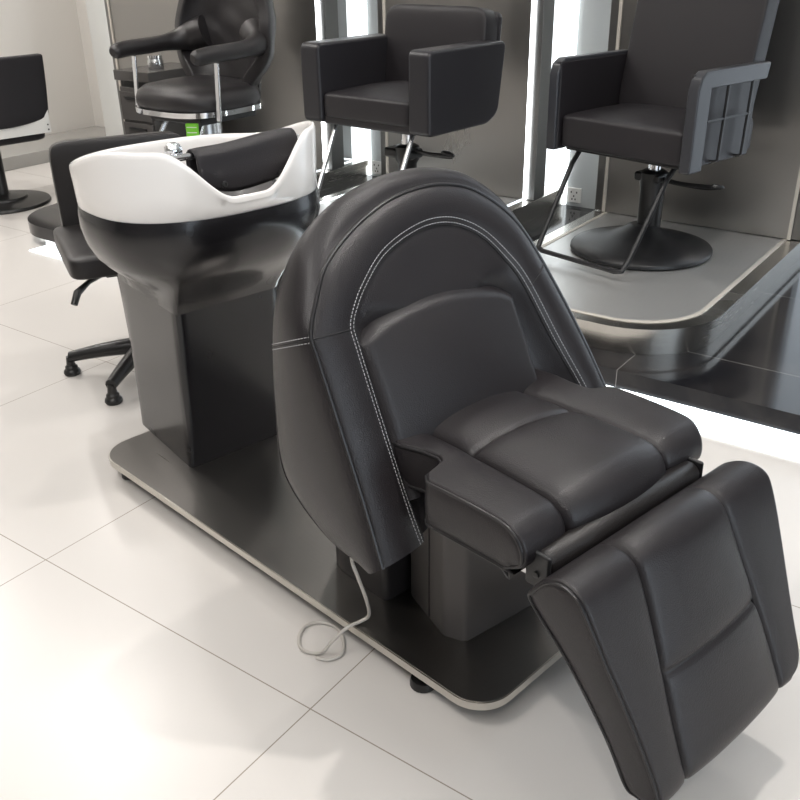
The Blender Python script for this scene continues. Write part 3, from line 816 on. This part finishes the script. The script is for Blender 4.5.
# green tag hanging from that chair
def yaw_pt(o, yaw, x, y, z): a = R(yaw); return (o[0] + math.cos(a) * x - math.sin(a) * y, o[1] + math.sin(a) * x + math.cos(a) * y, z)
g = thing('price_tag', 'bright green plastic tag hanging under the chrome-framed chair', 'tag', yaw_pt((-1.10, 5.46), -38, .20, -.27, .545), R(-10))
MB().box(-.035, .035, -.010, .010, 0, .098).build('tag_body', 'green', g, bevel=.004)
for k in range(3): MB().box(-.028, .028, -.0115, -.0102, .020 + k * .028, .024 + k * .028).build('tag_rib', 'white_plastic', g, smooth=False)

# chair at the far left edge
c0 = thing('styling_chair', 'black salon chair with a white lower back board, cut by the left edge', 'chair', (-2.60, 6.0, 0), R(-135))
m = MB(); m.lathe([(.29, 0), (.30, .008), (.295, .022), (.20, .035), (.16, .040), (.155, .055), (.06, .065), (.045, .07), (.045, .40)], 56); m.build('base_disc', 'black_plastic', c0)
pillow(-.28, .28, -.28, .24, .40, .52, e=.2, crown=.01).build('seat_cushion', 'leather2', c0)
rows = []
for i in range(17):
    z = lerp(.545, .925, i / 16); rows.append([(lerp(-.31, .31, j / 16) * (1 - .05 * (1 - i / 16) ** 2), .27 + .03 * i / 16 + .02 * math.cos((j / 16 - .5) * PI), z - .02 * (1 if i else 0) * 0 - (.03 * math.cos((j / 16 - .5) * PI) if i == 0 else 0)) for j in range(17)])
bk = MB().grid(rows).build('backrest', 'leather2', c0); so = bk.modifiers.new('solid', 'SOLIDIFY'); so.thickness = .05
bv = bk.modifiers.new('bev', 'BEVEL'); bv.width = .012; bv.segments = 3
m = MB(); m.box(-.29, .29, .255, .275, .455, .60); wb = m.build('back_board', 'white_plastic', c0, bevel=.004)
for x in (-.27, .27):
    for z in (.475, .505): MB().lathe([(.005, 0), (.005, .003)], 10, Matrix.Translation((x, .276, z)) @ Matrix.Rotation(-PI / 2, 4, 'X')).build('screw', 'black_metal', wb)

# cutting chair with star base behind the basin
ct = thing('office_chair', 'low black vinyl chair on a black star base behind the white basin', 'chair', (-.995, 3.31, 0), R(25))
m = MB(); m.lathe([(.032, .06), (.045, .075), (.045, .12), (.030, .14), (.026, .30), (.020, .31), (.020, .44)], 28); m.build('gas_column', 'black_plastic', ct)
for k in range(5):
    a = R(72 * k + 161)
    mx = Matrix.Rotation(a, 4, 'Z'); rows = []
    for i in range(9):
        t_ = i / 8; x = lerp(.03, .30, t_); zc = lerp(.105, .072, t_ ** 1.6); w = lerp(.036, .022, t_); h = lerp(.034, .021, t_)
        rows.append([(x, w * math.cos(b), zc + h * (math.sin(b))) for b in [2 * PI * j / 10 for j in range(10)]])
    m = MB(); m.grid(rows, cu=True, mx=mx); m.fan(rows[0], (.03, 0, .105), mx=mx); m.fan(rows[-1], (.305, 0, .072), mx=mx)
    m.lathe([(.014, .075), (.018, .04), (.015, .034)], 14, mx @ Matrix.Translation((.298, 0, 0)))
    lg = m.build('star_leg', 'black_plastic', ct)
    MB().lathe([(.018, .040), (.024, .034), (.024, .024), (.031, .018), (.033, .008), (.029, 0)], 20, mx @ Matrix.Translation((.298, 0, 0))).build('glide_foot', 'black_plastic', lg)
pillow(-.25, .25, -.25, .25, .472, .560, e=.17, crown=.012).build('seat_cushion', 'vinyl', ct)
MB().box(-.12, .12, -.12, .12, .435, .475).build('seat_plate', 'black_metal', ct, bevel=.005)
m = pillow(-.25, .25, -.035, .035, -.03, .37, e=.13, crown=0, mx=Matrix.Translation((.040, .225, .495)) @ Matrix.Rotation(R(-4), 4, 'X')); m.build('backrest', 'vinyl', ct)
m = MB(); m.tube([(-.06, -.05, .455), (-.19, -.18, .450), (-.235, -.215, .43), (-.255, -.235, .395)], [.008, .009, .014, .012], 10); m.build('height_lever', 'black_plastic', ct)

# drawer cabinet with a jar
cb_ = thing('drawer_cabinet', 'dark grey drawer cabinet standing behind the chrome-framed chair', 'cabinet', SW(-4.055, 1.25, .1155), AS)
MB().box(-.15, .15, -.22, .22, .0, .60).build('cabinet_body', 'dark_glass', cb_, bevel=.004)
MB().box(-.165, .165, -.24, .24, .64, .70).build('cabinet_top', 'dark_glass', cb_, bevel=.004)
MB().box(-.14, .14, -.21, .21, .60, .64).build('top_recess', 'black_plastic', cb_, smooth=False)
for k in range(3): d = MB().box(-.14, .14, -.235, -.221, .02 + k * .19, .195 + k * .19).build('drawer', 'dark_glass', cb_, bevel=.003); MB().box(-.08, .08, -.246, -.236, .15 + k * .19, .165 + k * .19).build('handle', 'black_metal', d)
jr = thing('glass_jar', 'small clear jar on top of the dark drawer cabinet', 'jar', SW(-4.03, 1.20, .8160), 0)
MB().lathe([(.045, 0), (.05, .006), (.05, .045), (.043, .055), (.043, .062)], 24).build('jar_body', 'silver', jr)
MB().lathe([(.046, .063), (.046, .078), (.02, .082)], 24).build('jar_lid', 'chrome', jr)

# ------------------------------------------------------------------ LIGHTS
def downlight(x, y, power, size=.11, col=(1, .955, .91), spot=None):
    t = tag(MB().lathe([(.07, 3.185), (.085, 3.185), (.09, 3.199)], 24).build('ceiling_light', 'lamp'), 'round recessed ceiling downlight', 'light', 'recessed ceiling downlights'); t.location = (x, y, 0)
    l = bpy.data.lights.new('downlight_lamp', 'SPOT'); l.energy = power * .50; l.shadow_soft_size = size / 2; l.color = col; l.spot_size = R(150); l.spot_blend = .6
    o = bpy.data.objects.new('downlight_lamp', l); C.objects.link(o); o.location = (x, y, 3.17); o.parent = None
for x, y, p in ((.92, 2.05, 290), (-1.2, .8, 170), (-2.1, 2.7, 90), (.15, 3.75, 150), (2.1, .9, 80), (-.2, -.9, 130), (-1.9, 4.5, 200), (1.3, 4.9, 80), (-3.4, 5.6, 260), (-2.6, 7.0, 160)):
    downlight(x, y, p)
def area(x, y, z, sx, sy, p, rz=0, col=(1, .98, .96)):  # soft fill added under the ceiling, no fixture belongs to it
    l = bpy.data.lights.new('fill_lamp', 'AREA'); l.shape = 'RECTANGLE'; l.size = sx; l.size_y = sy; l.energy = p * .50; l.color = col
    o = bpy.data.objects.new('fill_lamp', l); C.objects.link(o); o.location = (x, y, z); o.rotation_euler = (0, 0, rz); return o
area(.3, 1.8, 3.16, 3.0, .6, 32, AS); area(-2.6, 4.6, 3.16, 2.4, .8, 70, AS); area(-1.2, .3, 3.16, 3., .8, 85, AS)

w = bpy.data.worlds.new('world'); bpy.context.scene.world = w; w.use_nodes = True
w.node_tree.nodes['Background'].inputs[0].default_value = (.8, .85, .9, 1); w.node_tree.nodes['Background'].inputs[1].default_value = .4

# ------------------------------------------------------------------ CAMERA
cam = bpy.data.cameras.new('camera'); co = bpy.data.objects.new('camera', cam); C.objects.link(co)
P_, R_ = R(26.58), R(.97)
fw = Vector((0, math.cos(P_), -math.sin(P_))); up0 = Vector((0, math.sin(P_), math.cos(P_))); rt0 = Vector((1, 0, 0))
rt = rt0 * math.cos(R_) - up0 * math.sin(R_); up = up0 * math.cos(R_) + rt0 * math.sin(R_)
mw = Matrix((( rt.x, up.x, -fw.x, 0), (rt.y, up.y, -fw.y, 0), (rt.z, up.z, -fw.z, 1.5), (0, 0, 0, 1)))
co.matrix_world = mw
cam.sensor_fit = 'HORIZONTAL'; cam.sensor_width = 36; cam.lens = 36 * 911.6 / 800; cam.clip_start = .05
sc_ = bpy.context.scene; sc_.camera = co
sc_.view_settings.view_transform = 'Standard'; sc_.view_settings.look = 'None'; sc_.view_settings.gamma = 1; sc_.view_settings.use_curve_mapping = False
sc_.view_settings.exposure = -0.12
